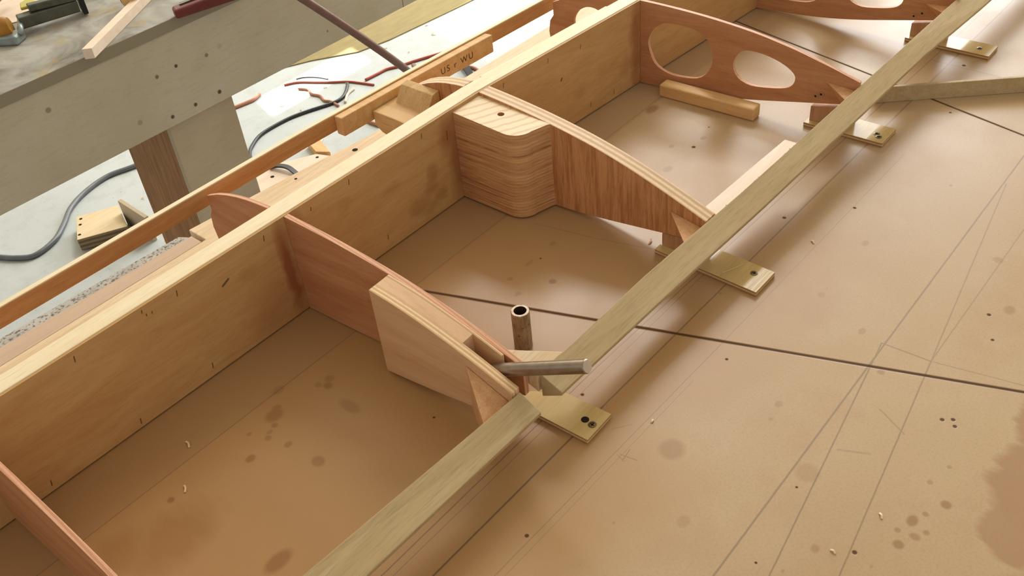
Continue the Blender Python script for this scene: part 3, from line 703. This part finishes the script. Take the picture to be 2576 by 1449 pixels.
# ------------------------------------------------------------------ the other bench
B = thing('work_bench', 'grey weathered plywood bench with screw holes at upper left', 'bench', (BX, BY, FZ))
def by(x): return 1.62-.012*(x-.7)
xa, xb = -.3, 2.7
loft('bench_top', [[(x, by(x)-.004, -.022), (x, by(x)+.50, -.022), (x, by(x)+.50, 0.0), (x, by(x)-.004, 0.0)] for x in (xa, xb)], M['bench_top'], B, .001)
ap = loft('apron', [[(x, by(x), -.197), (x, by(x)+.018, -.197), (x, by(x)+.018, -.022), (x, by(x), -.022)] for x in (xa, xb)], M['apron'], B, .0008)
for v in ap.data.vertices: v.co.z += FZ    # texture heights measured from the bench top
ap.location.z = -FZ
loft('back_apron', [[(x, by(x)+.48, -.197), (x, by(x)+.498, -.197), (x, by(x)+.498, -.022), (x, by(x)+.48, -.022)] for x in (xa, xb)], M['leg_grey'], B)
lg = box('leg', .784, .937, 1.6400, 1.655, FZ, -.03, M['leg_grey'], B, .001); lg['label'] = 'grey broad face board of the leg'
lb = box('leg', .784, .806, 1.6552, 1.86, FZ, -.03, M['leg_brown'], B, .001); lb['label'] = 'brown side board of the leg'
box('leg', 2.30, 2.45, 1.66, 1.86, FZ, -.03, M['leg_grey'], B); box('leg', -.2, -.05, 1.66, 1.86, FZ, -.03, M['leg_grey'], B)

st = loft('long_stick', [[(.664, 1.606, .0035), (.6765, 1.594, .0035), (.6765, 1.594, .0225), (.664, 1.606, .0225)], [(1.04, 1.850, .0035), (1.0525, 1.838, .0035), (1.0525, 1.838, .0225), (1.04, 1.850, .0225)]], M['white_wood'], None, .0008)
for v in st.data.vertices: v.co.z -= .0032
tag(st, 'pale square stick lying over the edge of the grey bench', 'stick')

cl = thing('bar_clamp', 'grey-green iron bar clamp with amber wooden knob on the grey bench', 'clamp', (.68, 1.85, 0))
loft('bar', [[(.660, 1.810, .010), (.666, 1.834, .010), (.666, 1.834, .032), (.660, 1.810, .032)], [(.764, 1.782, .010), (.770, 1.806, .010), (.770, 1.806, .032), (.764, 1.782, .032)]], M['clamp'], cl, .002)
loft('upper_bar', [[(.686, 1.812, .0325), (.690, 1.828, .0325), (.690, 1.828, .046), (.686, 1.812, .046)], [(.770, 1.778, .0325), (.774, 1.794, .0325), (.774, 1.794, .046), (.770, 1.778, .046)]], M['clamp'], cl, .002)
prism('jaw', [(.768, 1.782, .002), (.776, 1.778, .002), (.788, 1.812, .002), (.779, 1.816, .002)], (0, 0, .042), M['black'], cl, (), .002)
prism('plate', [(.680, 1.835, .033), (.698, 1.829, .033), (.716, 1.843, .033), (.710, 1.868, .033), (.692, 1.860, .033)], (0, 0, .006), M['yellow_paint'], cl, (), .002)
prism('foot', [(.628, 1.775, .0005), (.655, 1.792, .0005), (.650, 1.805, .0005), (.610, 1.822, .0005), (.604, 1.806, .0005)], (0, 0, .017), M['clamp_light'], cl, (), .003)
sweep('spindle', [(.643, 1.782, .016), (.668, 1.826, .022)], .0055, M['clamp_light'], cl, 12)
lathe('knob', [(0, -.004), (.016, -.004), (.020, .004), (.020, .018), (.016, .026), (0, .026)], (.620, 1.822, .0215), (.75, -.5, .15), M['amber'], cl, 28)
tag(sweep('brown_bar', [(.585, 1.850, .030), (.650, 1.905, .036), (.740, 1.975, .04)], 0, M['brown_stick'], None, flat=(.008, .004)), 'brown wooden bar behind the clamp at the upper left corner', 'bar')
tag(prism('paper_sheet', [(.60, 1.915, .0004), (.69, 1.878, .0004), (.86, 1.99, .0004), (.80, 2.08, .0004)], (0, 0, .0012), M['white_wood'], None), 'cream board lying under the clamp at the upper left corner', 'board')
kb = thing('round_mallet_head', 'rounded tan wooden mallet head on the grey bench behind the stick', 'mallet', (.842, 1.715, 0))
lathe('head', [(0, 0), (.013, 0), (.0185, .004), (.0195, .012), (.0180, .030), (.012, .034), (0, .034)], (.836, 1.712, .0185), (.35, .9, 0), M['pine_y'], kb, 28)
lathe('dark_band', [(.0193, .018), (.0199, .018), (.0199, .024), (.0190, .024), (.0190, .018)], (.836, 1.712, .0185), (.35, .9, 0), M['red_wood'], kb, 28)
rt = thing('red_tool', 'dark red wooden tool on the bench edge at the top', 'tool', (.88, 1.60, 0))
loft('handle', [[(.850, 1.598, .0006), (.860, 1.622, .0006), (.860, 1.622, .018), (.850, 1.598, .018)], [(.99, 1.560, .0006), (1.0, 1.590, .0006), (1.0, 1.590, .026), (.99, 1.560, .026)]], M['red_wood'], rt, .004)
loft('blade', [[(.870, 1.608, .019), (.874, 1.616, .019), (.874, 1.616, .021), (.870, 1.608, .021)], [(.995, 1.571, .027), (.999, 1.580, .027), (.999, 1.580, .030), (.995, 1.571, .030)]], M['clamp'], rt)

# ------------------------------------------------------------------ under and between the benches
tag(sweep('brown_hose', [(1.02, 1.585, .03), (1.055, 1.545, .0), (1.14, 1.50, -.10), (1.26, 1.48, -.24), (1.50, 1.62, -.48), (1.78, 1.95, -.70), (2.02, 2.30, -.791)], .0085, M['strap'], None, 12), 'brown hose curving from the bench down behind the frame', 'hose')
def cable(name, label, pts, r, mat, z=None):
    return tag(sweep(name, [(x, y, FZ+r if z is None else z) for x, y in pts], r, mat, None, 8), label, 'cable')
cable('grey_cable', 'grey power cable snaking over the floor at left', [(.50, 2.62), (.591, 2.527), (.629, 2.466), (.668, 2.428), (.737, 2.445), (.794, 2.494), (.849, 2.552), (.919, 2.593), (1.006, 2.614), (1.074, 2.597), (1.16, 2.57)], .0075, M['grey_cable'])
cable('black_cable', 'thin black cable looping on the floor right of the bench leg', [(1.30, 2.27), (1.335, 2.334), (1.372, 2.369), (1.436, 2.401), (1.535, 2.403), (1.605, 2.386), (1.696, 2.352), (1.745, 2.357), (1.796, 2.395), (1.812, 2.412)], .0055, M['black_cable'])
cable('red_cable', 'red cable running along the sunlit floor patch', [(1.69, 2.60), (1.73, 2.572), (1.762, 2.518), (1.792, 2.468), (1.824, 2.421), (1.838, 2.383), (1.855, 2.326)], .0038, M['red_cable'])
cable('red_cable', 'bright red cable twisting up to the brown hose end', [(1.863, 2.377), (1.92, 2.372), (1.958, 2.369), (1.999, 2.346), (2.058, 2.325), (2.16, 2.28)], .0048, M['red_cable'])
cable('faded_cable', 'faded pink cable zigzagging beside the black cable', [(1.699, 2.535), (1.712, 2.499), (1.697, 2.466), (1.703, 2.428), (1.69, 2.392), (1.697, 2.368), (1.691, 2.323)], .0045, M['rust_cable'])
cable('faded_cable', 'faded pink cable end emerging by the bench leg', [(1.494, 2.62), (1.532, 2.612), (1.565, 2.607), (1.60, 2.62)], .006, M['rust_cable'])
cable('faded_cable', 'faded pink cable pair below the splice block', [(1.655, 2.225), (1.682, 2.199), (1.673, 2.155), (1.674, 2.11)], .006, M['rust_cable'])
cable('faded_cable', 'faded cable looping right of the black strap end', [(2.09, 2.21), (2.098, 2.192), (2.115, 2.167), (2.115, 2.132), (2.117, 2.101), (2.10, 2.05)], .006, M['rust_cable'])
cable('pale_cable', 'pale cable curling from the black cable loop on the floor', [(1.72, 2.322), (1.734, 2.334), (1.764, 2.357), (1.80, 2.366)], .0045, M['white_wood'])
cable('thin_grey_wire', 'thin grey wire arching over the bright floor patch', [(1.743, 2.600), (1.767, 2.585), (1.791, 2.545), (1.802, 2.50)], .002, M['grey_cable'])
tag(sweep('black_strap', [(2.17, 2.24, -.793), (2.129, 2.188, -.785), (2.11, 2.149, -.783), (2.081, 2.102, -.785), (2.05, 2.05, -.793)], 0, M['black'], None, flat=(.011, .003)), 'short black rubber strap behind the thick front rib', 'strap')

sc = thing('plywood_scrap', 'pale plywood offcut with three holes on the floor at left', 'offcut', (.84, 2.35, FZ))
prism('board', [(.7585, 2.338, FZ+.004), (.876, 2.274, FZ+.004), (.919, 2.391, FZ+.004), (.817, 2.443, FZ+.004)], (0, 0, .036), M['scrap'], sc, (), .001)
for x, y in ((.8195, 2.422), (.803, 2.3975), (.776, 2.355)): drilled(x, y, FZ+.0401, sc, .0045)
tag(prism('angled_offcut', [(.900, 2.205, FZ+.0005), (.912, 2.205, FZ+.0005), (.917, 2.345, FZ+.0005), (.905, 2.345, FZ+.0005)], (0, 0, .08), M['leg_grey'], None, (), .001), 'grey offcut standing behind the plywood offcut with three holes', 'offcut')
wb = thing('white_board', 'whitish board with screw holes on the floor beside the bench leg', 'board', (1.33, 2.12, FZ))
prism('board', [(1.205, 2.115, FZ+.0005), (1.30, 1.98, FZ+.0005), (1.46, 2.065, FZ+.0005), (1.436, 2.135, FZ+.0005), (1.332, 2.195, FZ+.0005), (1.257, 2.205, FZ+.0005)], (0, 0, .02), M['white_wood'], wb, (), .001)
drilled(1.279, 2.150, FZ+.0206, wb, .006); drilled(1.424, 2.117, FZ+.0206, wb, .005)
tag(prism('short_stick', [(1.4395, 2.140, FZ+.0005), (1.462, 2.10, FZ+.0005), (1.495, 2.185, FZ+.0005), (1.466, 2.215, FZ+.0005)], (0, 0, .024), M['pine_y'], None, (), .001), 'short pine stick against the whitish board on the floor', 'stick')
tag(sweep('dark_trim_piece', [(1.305, 2.19, FZ+.0245), (1.318, 2.165, FZ+.032), (1.326, 2.13, FZ+.034), (1.326, 2.094, FZ+.0245)], 0, M['black_cable'], None, flat=(.007, .003)), 'curved dark strip lying on the whitish board', 'strip')
tag(sweep('white_peg', [(1.489, 2.187, FZ+.004), (1.527, 2.215, FZ+.004)], .004, M['white_wood'], None, 8), 'small white peg on the floor beside the short pine stick', 'peg')
tag(prism('plywood_sheet', [(1.6, 2.80, FZ+.0005), (1.865, 2.660, FZ+.0005), (2.0, 2.560, FZ+.0005), (2.13, 2.530, FZ+.0005), (2.45, 2.500, FZ+.0005), (3.3, 2.44, FZ+.0005), (3.3, 2.9, FZ+.0005), (1.6, 2.9, FZ+.0005)], (0, 0, .004), M['olive'], None), 'yellowish plywood sheet lying on the floor under the grey bench', 'sheet')
tag(loft('floor_offcut', [[(2.335, 2.05, FZ+.0005), (2.345, 2.02, FZ+.0005), (2.345, 2.02, FZ+.018), (2.335, 2.05, FZ+.018)], [(2.41, 2.075, FZ+.0005), (2.42, 2.045, FZ+.0005), (2.42, 2.045, FZ+.018), (2.41, 2.075, FZ+.018)]], M['pale'], None, .003), 'small pale offcut on the bright floor behind the far spar', 'offcut')
for k in range(16):
    x, y = random.uniform(.7, 2.4), random.uniform(2.1, 2.5); a = random.uniform(0, 3)
    l = random.uniform(.008, .016)
    o = sweep('wood_shaving', [(x, y, FZ+.001), (x+l*.5*math.cos(a), y+l*.5*math.sin(a), FZ+.004), (x+l*math.cos(a), y+l*math.sin(a), FZ+.001)], 0, M['pale'], None, flat=(.002, .0005), sub=3)
    tag(o, 'small pale wood shaving scattered on the concrete floor', 'shaving', 'shavings on the floor')
